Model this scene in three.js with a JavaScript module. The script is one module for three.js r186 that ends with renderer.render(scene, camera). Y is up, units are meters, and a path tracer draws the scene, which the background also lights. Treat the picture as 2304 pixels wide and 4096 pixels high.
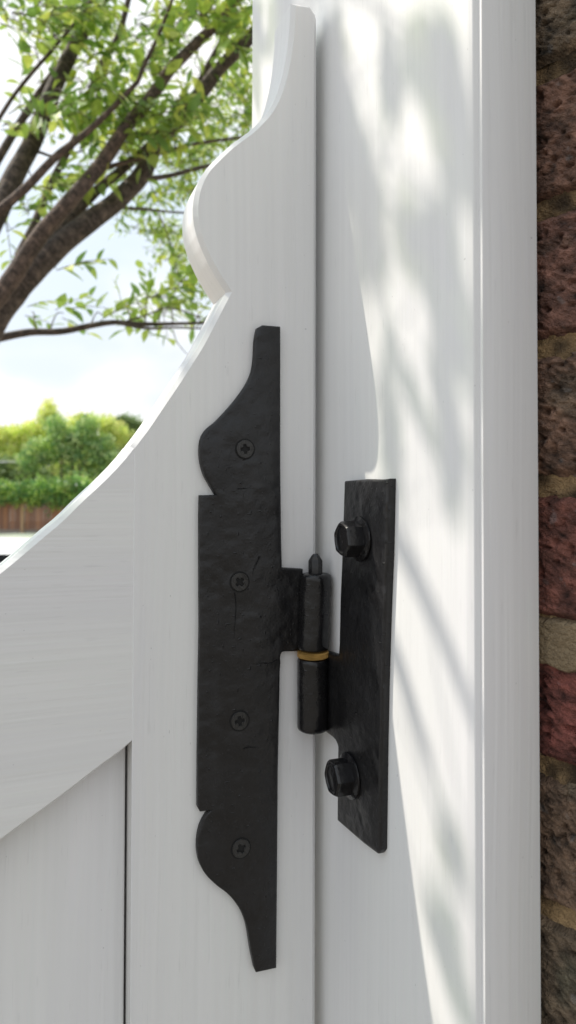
import * as THREE from 'three';
import { mergeGeometries, mergeVertices, toCreasedNormals } from 'three/addons/utils/BufferGeometryUtils.js';
import { RoundedBoxGeometry } from 'three/addons/geometries/RoundedBoxGeometry.js';

// ------------------------------------------------------------------ camera, sky, sun, exposure
const W = 576, H = 1024, D = 0.47, EYE = 1.77, F = 683;
const scene = new THREE.Scene();
const camera = new THREE.PerspectiveCamera(2 * Math.atan(512 / F) * 180 / Math.PI, W / H, 0.02, 900);
camera.position.set(0, EYE, D);
camera.rotation.order = 'YXZ';
camera.rotation.set(1.2 * Math.PI / 180, -21.06 * Math.PI / 180, 0.13 * Math.PI / 180);
camera.setViewOffset(W, H, 0, 39, W, H);
camera.focus = 0.45; camera.userData.fStop = 8.5;
camera.updateProjectionMatrix(); camera.updateMatrixWorld(true);

const renderer = new THREE.WebGLRenderer({ antialias: true });
renderer.setSize(W, H);
renderer.toneMapping = THREE.LinearToneMapping;
renderer.toneMappingExposure = 1.22;
renderer.shadowMap.enabled = true;
renderer.shadowMap.type = THREE.PCFSoftShadowMap;

const SUN = new THREE.Vector3(-1, 1.65, -0.83).normalize();
const sun = new THREE.DirectionalLight(new THREE.Color(1.0, 0.93, 0.82), 4.4);
sun.position.copy(SUN).multiplyScalar(40).add(new THREE.Vector3(0, 1.7, 0));
sun.target.position.set(0, 1.7, 0);
sun.castShadow = true;
sun.shadow.mapSize.set(4096, 4096);
Object.assign(sun.shadow.camera, { left: -30, right: 30, top: 30, bottom: -30, near: 1, far: 120 });
scene.add(sun, sun.target);

// ------------------------------------------------------------------ noise
function rng(seed) { let s = seed >>> 0; return () => { s = (s + 0x6D2B79F5) >>> 0; let t = s; t = Math.imul(t ^ (t >>> 15), t | 1); t ^= t + Math.imul(t ^ (t >>> 7), t | 61); return ((t ^ (t >>> 14)) >>> 0) / 4294967296; }; }
function h3(x, y, z) { let n = Math.imul(x, 374761393) ^ Math.imul(y, 668265263) ^ Math.imul(z, 2147483647 - 1640531535); n = Math.imul(n ^ (n >>> 13), 1274126177); return ((n ^ (n >>> 16)) >>> 0) / 4294967296; }
const sm = (t) => t * t * (3 - 2 * t), lerp = (a, b, t) => a + (b - a) * t, clamp = (x, a, b) => Math.min(b, Math.max(a, x));
const sstep = (a, b, x) => sm(clamp((x - a) / (b - a), 0, 1));
function noise(x, y, z) {
  const i = Math.floor(x), j = Math.floor(y), k = Math.floor(z), u = sm(x - i), v = sm(y - j), w = sm(z - k);
  return lerp(lerp(lerp(h3(i, j, k), h3(i + 1, j, k), u), lerp(h3(i, j + 1, k), h3(i + 1, j + 1, k), u), v),
    lerp(lerp(h3(i, j, k + 1), h3(i + 1, j, k + 1), u), lerp(h3(i, j + 1, k + 1), h3(i + 1, j + 1, k + 1), u), v), w);
}
function fbm(x, y, z, o = 4) { let s = 0, a = 0.5, n = 0; for (let k = 0; k < o; k++) { s += a * noise(x, y, z); n += a; a *= 0.5; x = x * 2.03 + 7.1; y = y * 2.03 + 3.7; z = z * 2.03 + 1.3; } return s / n; }
// tiling 2d noise (period p in cells)
function tnoise(x, y, px, py, seed) {
  const i = Math.floor(x), j = Math.floor(y), u = sm(x - i), v = sm(y - j), m = (a, p) => ((a % p) + p) % p;
  const a = m(i, px), b = m(i + 1, px), c = m(j, py), d = m(j + 1, py);
  return lerp(lerp(h3(a, c, seed), h3(b, c, seed), u), lerp(h3(a, d, seed), h3(b, d, seed), u), v);
}

// ------------------------------------------------------------------ the sky: pale blue with broken bright cloud all round
{
  const w = 1024, h = 512, data = new Float32Array(w * h * 4);
  for (let j = 0; j < h; j++) {
    const el = (j + 0.5) / h * Math.PI - Math.PI / 2, y = Math.sin(el), c = Math.cos(el);
    for (let i = 0; i < w; i++) {
      const az = ((i + 0.5) / w - 0.5) * 2 * Math.PI, x = c * Math.cos(az), z = c * Math.sin(az), k = (j * w + i) * 4;
      const up = Math.max(y, 0);
      const q = 1 / (up + 0.35);
      const cl = fbm(x * q * 1.9 + 11.3, up * 1.5 + 2.1, z * q * 1.9 + 4.2, 5);
      const cover = sstep(0.40, 0.60, cl + 0.10 * (1 - sstep(0, 0.35, up)));
      const hz = Math.pow(1 - up, 3);
      const b = [lerp(0.80, 1.02, hz), lerp(0.94, 1.07, hz), lerp(1.10, 1.12, hz)];
      const glow = 0.66 + 0.5 * Math.pow((1 + x * SUN.x + y * SUN.y + z * SUN.z) / 2, 2);
      const lum = 1.19 + 0.08 * (fbm(x * q * 4 + 31, up * 3, z * q * 4, 3) - 0.5);
      data[k] = lerp(b[0], lum * 1.0, cover); data[k + 1] = lerp(b[1], lum * 1.0, cover); data[k + 2] = lerp(b[2], lum * 0.99, cover); data[k + 3] = 1; for (let q = 0; q < 3; q++) data[k + q] *= glow * 0.84;
      if (y < 0) { data[k] = 0.16; data[k + 1] = 0.15; data[k + 2] = 0.135; }
    }
  }
  const t = new THREE.DataTexture(data, w, h, THREE.RGBAFormat, THREE.FloatType);
  t.mapping = THREE.EquirectangularReflectionMapping; t.magFilter = THREE.LinearFilter; t.minFilter = THREE.LinearFilter; t.wrapS = THREE.RepeatWrapping; t.needsUpdate = true;
  scene.background = t; scene.environment = t; scene.environmentIntensity = 1.0;
}

// ------------------------------------------------------------------ naming helpers
const used = {};
function numbered(n) { const c = used[n] = (used[n] ?? -1) + 1; return c ? `${n}_${String(c).padStart(3, '0')}` : n; }
function tag(o, label, category, group, kind) { if (label) o.userData.label = label; if (category) o.userData.category = category; if (group) o.userData.group = group; if (kind) o.userData.kind = kind; return o; }
function thing(name, label, category, pos = [0, 0, 0], group) { const g = new THREE.Group(); g.name = numbered(name); g.position.set(...pos); scene.add(g); return tag(g, label, category, group); }
function part(parent, name, geo, mat) { const m = new THREE.Mesh(geo, mat); m.name = parent === scene ? numbered(name) : name; m.castShadow = m.receiveShadow = true; parent.add(m); return m; }

// ------------------------------------------------------------------ rays: a photograph pixel (2304 x 4096) to a point on a plane of the place
function ray(nx, ny) { return new THREE.Vector3(nx / 1152 - 1, 1 - ny / 2048, 0.5).unproject(camera).sub(camera.position).normalize(); }
const FWD = new THREE.Vector3(); camera.getWorldDirection(FWD);
function onZ(nx, ny, z) { const r = ray(nx, ny), t = (z - D) / r.z; return [r.x * t, EYE + r.y * t]; }          // -> X, Y
function onX(nx, ny, X) { const r = ray(nx, ny), t = X / r.x; return [D + r.z * t, EYE + r.y * t]; }             // -> Z, Y
function atDepth(nx, ny, d) { const r = ray(nx, ny); return r.multiplyScalar(d / r.dot(FWD)).add(camera.position); }

// ------------------------------------------------------------------ geometry helpers
function tris(list) { const g = new THREE.BufferGeometry(); g.setAttribute('position', new THREE.Float32BufferAttribute(list, 3)); return g; }
function boxUV(g, swap) {
  g = g.index ? g.toNonIndexed() : g; if (!g.attributes.normal) g.computeVertexNormals();
  const p = g.attributes.position, n = g.attributes.normal, uv = new Float32Array(p.count * 2), a = new THREE.Vector3(), b = new THREE.Vector3(), c = new THREE.Vector3();
  for (let i = 0; i < p.count; i += 3) {
    a.fromBufferAttribute(p, i); b.fromBufferAttribute(p, i + 1); c.fromBufferAttribute(p, i + 2);
    const f = b.clone().sub(a).cross(c.clone().sub(a)); const ax = Math.abs(f.x), ay = Math.abs(f.y), az = Math.abs(f.z);
    [a, b, c].forEach((v, k) => { let u, w; if (az >= ax && az >= ay) { u = v.x; w = v.y; } else if (ax >= ay) { u = v.z + 0.37; w = v.y; } else { u = v.z + 0.11; w = v.x; } uv[(i + k) * 2] = swap ? w : u; uv[(i + k) * 2 + 1] = swap ? u : w; });
  }
  g.setAttribute('uv', new THREE.BufferAttribute(uv, 2)); return g;
}
// a slab whose front face is the outline, with rounded arrises of a size of its own at each corner: pts [[x, y, b]]
function slab(pts, z0, z1, b0, segs = 3, bothSides = true, crease = 0.7) {
  let P = pts.map((p) => [p[0], p[1], p[2] ?? b0, p[3]]);
  if (THREE.ShapeUtils.area(P.map((p) => new THREE.Vector2(p[0], p[1]))) < 0) P.reverse();
  const n = P.length, N = [];
  for (let i = 0; i < n; i++) {
    const a = P[(i + n - 1) % n], p = P[i], c = P[(i + 1) % n];
    let e1 = [p[0] - a[0], p[1] - a[1]], e2 = [c[0] - p[0], c[1] - p[1]]; const l1 = Math.hypot(...e1) || 1, l2 = Math.hypot(...e2) || 1;
    const n1 = [e1[1] / l1, -e1[0] / l1], n2 = [e2[1] / l2, -e2[0] / l2]; let m = [n1[0] + n2[0], n1[1] + n2[1]]; const l = Math.hypot(...m) || 1; m = [m[0] / l, m[1] / l];
    const k = 1 / Math.max(0.6, m[0] * n1[0] + m[1] * n1[1]); N.push(p[3] || [m[0] * k, m[1] * k]);
  }
  const rings = [], ring = (o, zf) => rings.push(P.map((p, i) => [p[0] + N[i][0] * p[2] * o, p[1] + N[i][1] * p[2] * o, zf(p[2])]));
  if (bothSides) for (let k = 0; k <= segs; k++) { const a = k / segs * Math.PI / 2; ring(Math.sin(a), (b) => z0 + b * (1 - Math.cos(a))); } else ring(1, () => z0);
  for (let k = 0; k <= segs; k++) { const a = k / segs * Math.PI / 2; ring(Math.cos(a), (b) => z1 - b * (1 - Math.sin(a))); }
  const out = [], tri = (a, b, c) => out.push(...a, ...b, ...c);
  for (let r = 0; r + 1 < rings.length; r++) for (let i = 0; i < n; i++) { const j = (i + 1) % n, A = rings[r], B = rings[r + 1]; tri(A[i], A[j], B[j]); tri(A[i], B[j], B[i]); }
  const cap = (R, flip) => { for (const [a, b, c] of THREE.ShapeUtils.triangulateShape(R.map((p) => new THREE.Vector2(p[0], p[1])), [])) flip ? tri(R[a], R[c], R[b]) : tri(R[a], R[b], R[c]); };
  cap(rings[rings.length - 1], false); cap(rings[0], true);
  return toCreasedNormals(tris(out), crease);
}
// smooth a run of points
function spline(pts, n) { const c = new THREE.CatmullRomCurve3(pts.map((p) => new THREE.Vector3(p[0], p[1], 0)), false, 'centripetal'); return c.getSpacedPoints(n).map((p) => [p.x, p.y]); }
function tube(pts, r0, r1, seg, rad, seed = 0, rough = 0.06) {                // tapered, slightly knobbly limb
  const curve = new THREE.CatmullRomCurve3(pts, false, 'centripetal'), P = curve.getSpacedPoints(seg), fr = curve.computeFrenetFrames(seg, false), pos = [], uv = [], idx = [];
  for (let i = 0; i <= seg; i++) for (let j = 0; j <= rad; j++) {
    const a = j / rad * Math.PI * 2, t = i / seg; let r = typeof r0 === 'function' ? r0(t) : lerp(r0, r1, t);
    r *= 1 + rough * 2 * (noise(i * 0.5 + seed, Math.cos(a) * 1.3 + 5, Math.sin(a) * 1.3 + seed) - 0.5);
    const v = P[i].clone().addScaledVector(fr.normals[i], Math.cos(a) * r).addScaledVector(fr.binormals[i], Math.sin(a) * r);
    pos.push(v.x, v.y, v.z); uv.push(j / rad * 0.4, t * curve.getLength());
  }
  for (let i = 0; i < seg; i++) for (let j = 0; j < rad; j++) { const a = i * (rad + 1) + j, b = a + rad + 1; idx.push(a, b, a + 1, b, b + 1, a + 1); }
  const g = new THREE.BufferGeometry(); g.setAttribute('position', new THREE.Float32BufferAttribute(pos, 3)); g.setAttribute('uv', new THREE.Float32BufferAttribute(uv, 2)); g.setIndex(idx); g.computeVertexNormals(); return g;
}
function box(w, h, d, x, y, z, r = 0) { const g = r ? new RoundedBoxGeometry(w, h, d, 2, r) : new THREE.BoxGeometry(w, h, d); g.translate(x, y, z); return g; }

// ------------------------------------------------------------------ materials
function texture(w, h, f, srgb, rx = 1, ry = 1) {
  const d = new Uint8Array(w * h * 4);
  for (let j = 0; j < h; j++) for (let i = 0; i < w; i++) { const v = f(i / w, j / h), k = (j * w + i) * 4; if (typeof v === 'number') d[k] = d[k + 1] = d[k + 2] = clamp(v, 0, 1) * 255; else for (let c = 0; c < 3; c++) d[k + c] = clamp(v[c], 0, 1) * 255; d[k + 3] = 255; }
  const t = new THREE.DataTexture(d, w, h); t.wrapS = t.wrapT = THREE.RepeatWrapping; t.magFilter = THREE.LinearFilter; t.minFilter = THREE.LinearMipmapLinearFilter; t.repeat.set(rx, ry); if (srgb) t.colorSpace = THREE.SRGBColorSpace; t.needsUpdate = true; return t;
}
// brushed paint over open grain, 0.35 m wide and 0.7 m tall
const grainH = (u, v) => {
  const wob = 0.004 * Math.sin(v * 6.283 + 1.3) + 0.0015 * Math.sin(v * 6.283 * 3 + u * 6.283);
  const x = u + wob; let g = 0.5 * tnoise(x * 240, v * 10, 240, 10, 3) + 0.3 * tnoise(x * 90, v * 6, 90, 6, 5) + 0.35 * tnoise(x * 30, v * 3, 30, 3, 9);
  const pore = tnoise(x * 400, v * 40, 400, 40, 21); if (pore > 0.88) g -= (pore - 0.88) * 1.0;
  return g / 1.15;
};
const grain = texture(1024, 1024, (u, v) => grainH(u, v), false, 1 / 0.35, 1 / 0.7);
const paintColor = texture(1024, 1024, (u, v) => {
  const wob = 0.004 * Math.sin(v * 6.283 + 1.3) + 0.0015 * Math.sin(v * 6.283 * 3 + u * 6.283), x = u + wob;
  const broad = tnoise(u * 7, v * 3, 7, 3, 31), streak = tnoise(x * 110, v * 5, 110, 5, 41), pore = tnoise(x * 400, v * 34, 400, 34, 51), spot = tnoise(u * 190, v * 380, 190, 380, 61);
  let l = 0.965 + 0.02 * (broad - 0.5) + 0.018 * (streak - 0.5); if (pore > 0.88) l -= (pore - 0.88) * 0.28; if (spot > 0.992) l -= 0.16;
  return [l, l * (1 + 0.004 * (broad - 0.5)), l * (1 - 0.012 * (broad - 0.5))];
}, true, 1 / 0.35, 1 / 0.7);
const paint = new THREE.MeshPhysicalMaterial({ color: new THREE.Color().setRGB(0.80, 0.798, 0.795), map: paintColor, roughness: 0.46, bumpMap: grain, bumpScale: 0.00018, specularIntensity: 0.8 });
const iron = (() => {
  const b = texture(512, 512, (u, v) => { const a = tnoise(u * 9, v * 9, 9, 9, 3), c = tnoise(u * 24, v * 24, 24, 24, 4), e = tnoise(u * 90, v * 90, 90, 90, 5), p = tnoise(u * 60, v * 60, 60, 60, 8); return 0.45 * a + 0.22 * c + 0.05 * e + (p > 0.9 ? (p - 0.9) * 2.5 : 0); }, false, 1 / 0.11, 1 / 0.11);
  const r = texture(256, 256, (u, v) => 0.40 + 0.25 * tnoise(u * 8, v * 8, 8, 8, 13) + 0.15 * tnoise(u * 40, v * 40, 40, 40, 14), false, 1 / 0.11, 1 / 0.11);
  const c = texture(256, 256, (u, v) => { const k = 0.35 + 0.25 * tnoise(u * 6, v * 6, 6, 6, 23) + 0.1 * tnoise(u * 50, v * 50, 50, 50, 24); return [k, k * 0.985, k * 1.0]; }, false, 1 / 0.11, 1 / 0.11);
  return (rough, bump) => new THREE.MeshPhysicalMaterial({ color: new THREE.Color().setRGB(0.017, 0.0165, 0.0178), map: c, roughness: rough, roughnessMap: r, bumpMap: b, bumpScale: bump, specularIntensity: 0.9 });
})();
const ironPlate = iron(0.7, 0.0022), ironGloss = iron(0.42, 0.0010);
const ironDark = new THREE.MeshStandardMaterial({ color: new THREE.Color().setRGB(0.004, 0.004, 0.004), roughness: 0.8 });
const screwMat = new THREE.MeshPhysicalMaterial({ color: new THREE.Color().setRGB(0.036, 0.035, 0.034), roughness: 0.36, metalness: 0.3, bumpMap: texture(256, 256, (u, v) => tnoise(u * 60, v * 4, 60, 4, 3), false, 1 / 0.02, 1 / 0.04), bumpScale: 0.0003 });
const brass = new THREE.MeshPhysicalMaterial({ color: new THREE.Color().setRGB(0.72, 0.43, 0.13), metalness: 1, roughness: 0.38, bumpMap: texture(128, 128, (u, v) => tnoise(u * 12, v * 12, 12, 12, 3), false, 1 / 0.02, 1 / 0.02), bumpScale: 0.0004 });

// ------------------------------------------------------------------ ground
{
  const cmap = texture(1024, 1024, (u, v) => { const a = tnoise(u * 5, v * 5, 5, 5, 71), b = tnoise(u * 40, v * 40, 40, 40, 72), c = tnoise(u * 250, v * 250, 250, 250, 73); const l = 0.44 + 0.08 * (a - 0.5) + 0.07 * (b - 0.5) + 0.16 * (c - 0.5); return [l, l * 0.96, l * 0.9]; }, true, 400 / 3, 400 / 3);
  const m = new THREE.MeshStandardMaterial({ color: new THREE.Color().setRGB(0.9, 0.9, 0.9), map: cmap, roughness: 0.95 });
  const g = new THREE.PlaneGeometry(800, 800); g.rotateX(-Math.PI / 2);
  part(scene, 'ground', g, m).userData.kind = 'structure';
  const dg = new THREE.PlaneGeometry(60, 26.2); dg.rotateX(-Math.PI / 2); dg.translate(-10, 0.004, -13.3);
  const dm = m.clone(); dm.color.setRGB(2.15, 1.95, 1.65); const dt = cmap.clone(); dt.repeat.set(20, 26.2 / 3); dm.map = dt;
  part(scene, 'added_bounce_ground', dg, dm).userData.kind = 'structure';  // pale ground sheet added to bounce warm light up onto gate and leaves
}

// ------------------------------------------------------------------ the gate
const T = 0.041, BV = 0.0032;
const gate = thing('garden_gate', 'white painted timber garden gate with a scrolled swan-neck top edge', 'gate');
{
  const hz = (x, y) => onZ(960 + x / 2.862, y / 2.862, 0), r1 = (x, y) => onZ(x / 1.2578, y / 1.2578, 0), r2 = (x, y) => onZ(x / 1.61, 1200 + y / 1.61, 0), r8 = (x, y) => onZ(x / 1.519, 2400 + y / 1.519, 0);
  const horn = spline([hz(640, 65), hz(632, 250), hz(610, 500), hz(570, 750), hz(530, 920), hz(480, 1080), hz(420, 1210), hz(350, 1320), hz(270, 1410), hz(180, 1500), hz(90, 1570), r1(1180, 740), r1(1110, 805), r1(1057, 862), r1(1022, 925), r1(1002, 1000), r1(998, 1080), r1(1010, 1155), r1(1035, 1230), r1(1070, 1308), r1(1113, 1385), r1(1168, 1468)], 90);
  const sweep = [r1(1168, 1468), r1(1130, 1540), r2(1400, 130), r2(1310, 300), r2(1240, 412), r2(1150, 552), r2(1060, 685), r2(960, 833), r2(868, 955)];
  const sw = spline(sweep, 36);
  const XR = onZ(1268, 2048, 0)[0] - BV, XJ = sw[sw.length - 1][0];
  const rt = hz(826, 100), bt = 0.001;
  const n1 = sw.length - 1, tx = sw[n1][0] - sw[n1 - 1][0], ty = sw[n1][1] - sw[n1 - 1][1], tl = Math.hypot(tx, ty), NJ = [ty / tl, -tx / tl];
  const stile = [...horn, ...sw.slice(1, -1), [XJ, sw[n1][1], BV, NJ], [XJ, sw[n1][1] - 0.004, 0.0004], [XJ, 0.35, 0.0004], [XJ, 0.06, 0.002], [XR, 0.06, 0.003], [XR, rt[1] - 0.006], [XR - 0.001, rt[1] - 0.003], [XR - 0.0035, rt[1]]];
  part(gate, 'stile', boxUV(slab(stile, -T, 0, BV, 1, true, 0.45)), paint);
  // top rail: its upper edge carries the sweep on to the left
  const up = [[XJ, sw[sw.length - 1][1]], r2(760, 1080), r2(640, 1200), r2(520, 1310), r2(400, 1430), r2(280, 1530), r2(150, 1642), r2(0, 1765)];
  const e = up[up.length - 1];
  up.push([e[0] - 0.05, e[1] - 0.037], [e[0] - 0.12, e[1] - 0.075], [e[0] - 0.22, e[1] - 0.108], [e[0] - 0.34, e[1] - 0.128], [e[0] - 0.48, e[1] - 0.134]);
  const upS = spline(up, 70), lo = [r8(822, 848), r8(600, 1008), r8(350, 1200), r8(0, 1452)], f = lo[3];
  lo.push([f[0] - 0.08, f[1] - 0.05], [f[0] - 0.2, f[1] - 0.095], [f[0] - 0.36, f[1] - 0.118], [f[0] - 0.48, f[1] - 0.122]);
  const loS = spline(lo, 50); loS[0][0] = upS[0][0] = XJ;
  const XL = Math.max(upS[70][0], loS[50][0]);
  const turned = (g) => boxUV(g, true);
  const rail = [[XJ - 0.0004, upS[0][1] - 0.004, 0.0002], [upS[0][0] - 0.0004, upS[0][1], BV, NJ], ...upS.slice(1, -1), [XL, upS[70][1], 0.0006], [XL, loS[50][1], 0.0006], ...loS.slice(0, -1).reverse().map((p, i, a) => i === a.length - 1 ? [p[0] - 0.0004, p[1], 0.0002] : [p[0], p[1], 0.0012])];
  part(gate, 'rail', turned(slab(rail, -T + 0.001, -0.0003, BV, 1, true, 0.45)), paint);
  part(gate, 'stile', boxUV(slab([[XL - 0.0005, upS[70][1], 0.001], [XL - 0.0005, 0.06], [XL - 0.11, 0.06], [XL - 0.11, upS[70][1] + 0.02]], -T, 0, BV)), paint);
  part(gate, 'rail', turned(slab([[XL, 0.1, 0.001], [XJ - 0.0005, 0.1, 0.001], [XJ - 0.0005, 0.25, 0.001], [XL, 0.25, 0.001]], -T + 0.001, -0.0003, BV)), paint);
  // boards set back behind the rails
  const bw = 0.112; let x1 = XJ - 0.0036;
  const topAt = (x) => { for (let i = 1; i < loS.length; i++) if (loS[i][0] <= x) { const t = (x - loS[i][0]) / (loS[i - 1][0] - loS[i][0]); return lerp(loS[i][1], loS[i - 1][1], t); } return loS[50][1]; };
  part(gate, 'board_tongue', boxUV(slab([[XJ - 0.016, 0.22], [XJ - 0.0004, 0.22], [XJ - 0.0004, topAt(XJ - 0.002) + 0.02], [XJ - 0.016, topAt(XJ - 0.016) + 0.02]], -T + 0.003, -T + 0.0075, 0.0003, 1)), paint);
  while (x1 > XL + 0.02) { const x0 = Math.max(XL + 0.001, x1 - bw + 0.002), y0 = 0.22; part(gate, 'board', boxUV(slab([[x0, y0], [x1, y0], [x1, topAt(x1) + 0.03], [x0, topAt(x0) + 0.03]], -T + 0.008, -0.019, 0.002)), paint); x1 -= bw; }
}

// ------------------------------------------------------------------ the frame: a deep lining and a narrow casing in front of it
const XJB = 0.45 * D, ZF = 0.385 * D, ZB = -0.395 * D, XC0 = 0.461 * D, XC1 = 0.533 * D, TOP = 2.45;
{
  const fr = thing('timber_gateway', 'white painted timber gate frame with a deep lining and moulded front corner', 'gate frame');
  const R = 0.0055, prof = [[ZB, XJB + 0.03, 0], [ZB, XJB + 0.003, 0], [ZB + 0.003, XJB, 0]]; // plan of the lining: z, x
  for (let k = 0; k <= 6; k++) { const a = k / 6 * Math.PI / 2; prof.push([ZF - R + R * Math.sin(a), XJB + R - R * Math.cos(a)]); }
  prof.push([ZF, XJB + 0.03]);
  const out = [], n = prof.length, rows = 1;
  for (let i = 0; i < n; i++) { const a = prof[i], b = prof[(i + 1) % n]; out.push(a[1], 0, a[0], b[1], 0, b[0], b[1], TOP, b[0], a[1], 0, a[0], b[1], TOP, b[0], a[1], TOP, a[0]); }
  for (const [a, b, c] of THREE.ShapeUtils.triangulateShape(prof.map((p) => new THREE.Vector2(p[0], p[1])), [])) out.push(prof[a][1], TOP, prof[a][0], prof[b][1], TOP, prof[b][0], prof[c][1], TOP, prof[c][0]);
  part(fr, 'lining', boxUV(toCreasedNormals(tris(out), 0.6)), paint);
  part(fr, 'casing', boxUV(slab([[XC0, 0.002], [XC1, 0.002], [XC1, TOP], [XC0, TOP]], ZF - 0.03, ZF + 0.0023, 0.0005, 2)), paint);
}

// ------------------------------------------------------------------ the hinge
{
  const hinge = thing('gate_hinge', 'black painted iron scrolled hinge bolted between the white gate and its frame', 'hinge');
  const P3 = (x, y) => [700 + x / 1.7167, 1200 + y / 1.7167], P5 = (x, y) => [700 + x / 1.7167, 2500 + y / 1.7167], P4 = (x, y) => [1100 + x / 1.5153, 1800 + y / 1.5153], PB = (x, y) => [1150 + x / 2.6345, 2100 + y / 2.6345];
  const TP = 0.0055, fz = (p) => onZ(p[0], p[1], TP * 0.6);
  const S = (list, n) => spline(list.map(fz), n), L = (list) => list.map(fz);
  const outline = [
    ...L([P3(600, 190), P3(706, 198), P3(706, 1150), P3(712, 1650), P3(717, 1852)]),
    ...L([P3(860, 1860), P3(850, 2394)]),
    ...S([P3(745, 2397), P3(720, 2406), P3(706, 2440), P3(707, 2490)], 8),
    ...L([P5(703, 300), P5(699, 500), P5(689, 1000), P5(683, 1800), P5(678, 2335), P5(562, 2360)]),
    ...S([P5(556, 2345), P5(531, 2225), P5(498, 2040), P5(445, 1920), P5(372, 1830), P5(292, 1768), P5(222, 1698), P5(182, 1628), P5(166, 1560), P5(166, 1470), P5(184, 1382), P5(220, 1312), P5(268, 1255)], 44),
    ...L([P5(178, 1260), P5(168, 1240), P5(170, 900), P5(176, 400), P5(183, 0)]), ...L([P3(182, 2100), P3(180, 1500), P3(183, 1356), P3(292, 1353)]),
    ...S([P3(290, 1332), P3(252, 1270), P3(213, 1200), P3(189, 1120), P3(181, 1020), P3(193, 950), P3(219, 905), P3(293, 840), P3(373, 755), P3(443, 670), P3(503, 580), P3(538, 500), P3(554, 400), P3(561, 270), P3(574, 205)], 44),
  ];
  // barrels
  const zA = 0.0095, RB = 0.0114;
  const axTop = onZ(...PB(299, 505), zA), axMid = onZ(...PB(270, 1322), zA), axM2 = onZ(...PB(266, 1388), zA), axLow = onZ(...PB(268, 2165), zA);
  function barrel(a, b, seed) {        // from a (upper) to b (lower), hand-forged so a little lumpy
    const rings = 26, rad = 40, prof = [[0, 0], [0.55, 0], [0.82, 0.0004], [0.95, 0.0014], [1, 0.003]], len = Math.hypot(a[0] - b[0], a[1] - b[1]), pos = [], uv = [], idx = [], rows = [];
    for (const p of prof) rows.push([p[0], p[1]]); for (let k = 1; k < rings; k++) rows.push([1, 0.003 + (len - 0.006) * k / rings]); for (const p of [...prof].reverse()) rows.push([p[0], len - p[1]]);
    rows.forEach(([r, d]) => { for (let j = 0; j <= rad; j++) { const t = j / rad * Math.PI * 2, y = lerp(a[1], b[1], d / len), cx = lerp(a[0], b[0], d / len), rr = RB * r * (1 + (r === 1 ? 0.07 : 0.0) * (fbm(Math.cos(t) * 1.6 + seed, d * 160, Math.sin(t) * 1.6, 3) - 0.5)); pos.push(cx + Math.cos(t) * rr, y, zA + Math.sin(t) * rr); uv.push(t * RB, d); } });
    for (let i = 0; i + 1 < rows.length; i++) for (let j = 0; j < rad; j++) { const p = i * (rad + 1) + j, q = p + rad + 1; idx.push(p, p + 1, q, p + 1, q + 1, q); }
    const g = new THREE.BufferGeometry(); g.setAttribute('position', new THREE.Float32BufferAttribute(pos, 3)); g.setAttribute('uv', new THREE.Float32BufferAttribute(uv, 2)); g.setIndex(idx); g.computeVertexNormals(); return g.toNonIndexed();
  }
  const leaf = part(hinge, 'gate_leaf', boxUV(slab(outline, 0.0002, TP, 0.0016, 3, false)), ironPlate);
  part(leaf, 'knuckle', barrel(axTop, axMid, 3), ironGloss);
  // paint runs and the welded seam on the leaf
  const ridge = (list, r) => tube(list.map((p) => { const q = onZ(p[0], p[1], TP); return new THREE.Vector3(q[0], q[1], TP - r * 0.35); }), r, r * 0.5, 16, 6, 4, 0.3);
  [ridge([P5(700, 240), P5(655, 262), P5(610, 262), P5(560, 268), P5(520, 265)], 0.0007), ridge([P3(580, 1760), P3(562, 1800), P3(545, 1840), P3(530, 1880)], 0.001), ridge([P3(410, 2010), P3(418, 2100), P3(412, 2220), P3(405, 2330)], 0.0006), ridge([P5(470, 850), P5(510, 838), P5(570, 845)], 0.0007), ridge([P3(430, 1298), P3(480, 1293), P3(525, 1290)], 0.0006)].forEach((g) => part(leaf, 'paint_run', g, ironPlate));

  // frame leaf: lies on the lining, reaches back to the lower barrel
  const TF = 0.0056, XP = XJB - TF;
  const jz = (p) => { const q = onX(p[0], p[1], XP); return [q[0], q[1]]; };
  const zLug = zA;
  const fo = [P4(424, 203), P4(545, 193), P4(640, 196), P4(676, 192)].map(jz);
  fo.push(...[P4(676, 205), P4(668, 600), P4(652, 1000), P4(640, 1400), P4(632, 1800), P4(624, 2410)].map(jz), ...[P4(612, 2428), P4(530, 2368), P4(381, 2238), P4(384, 1900), P4(385, 1800)].map(jz), ...[PB(528, 2300), PB(505, 2250), PB(470, 2212)].map(jz));
  fo.push([zLug, jz(PB(440, 2195))[1]], [zLug, jz(PB(440, 1392))[1]]);
  fo.push(...[PB(500, 1396), PB(545, 1390), PB(553, 1250), PB(562, 800), PB(582, 315)].map(jz));
  const fg = slab(fo, 0.0002, TF, 0.0018, 3, false); // (z, y, t) -> world
  { const p = fg.attributes.position; for (let i = 0; i < p.count; i++) p.setXYZ(i, XJB - p.getZ(i), p.getY(i), p.getX(i)); const q = fg.toNonIndexed ? fg : fg; }
  const fLeaf = part(hinge, 'frame_leaf', boxUV(toCreasedNormals(flip(fg), 0.7)), ironPlate);
  part(fLeaf, 'knuckle', barrel(axM2, axLow, 9), ironGloss);
  function flip(g) { const n = g.index ? g.toNonIndexed() : g, p = n.attributes.position; n.deleteAttribute('normal'); return n; }
  // washer and pin
  const wg = new THREE.LatheGeometry([[0.004, 0], [0.0108, 0], [0.0115, 0.0005], [0.0115, 0.0029], [0.0108, 0.0034], [0.004, 0.0034]].map((p) => new THREE.Vector2(...p)), 48); wg.translate((axMid[0] + axM2[0]) / 2, axM2[1] - 0.0001, zA);
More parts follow.
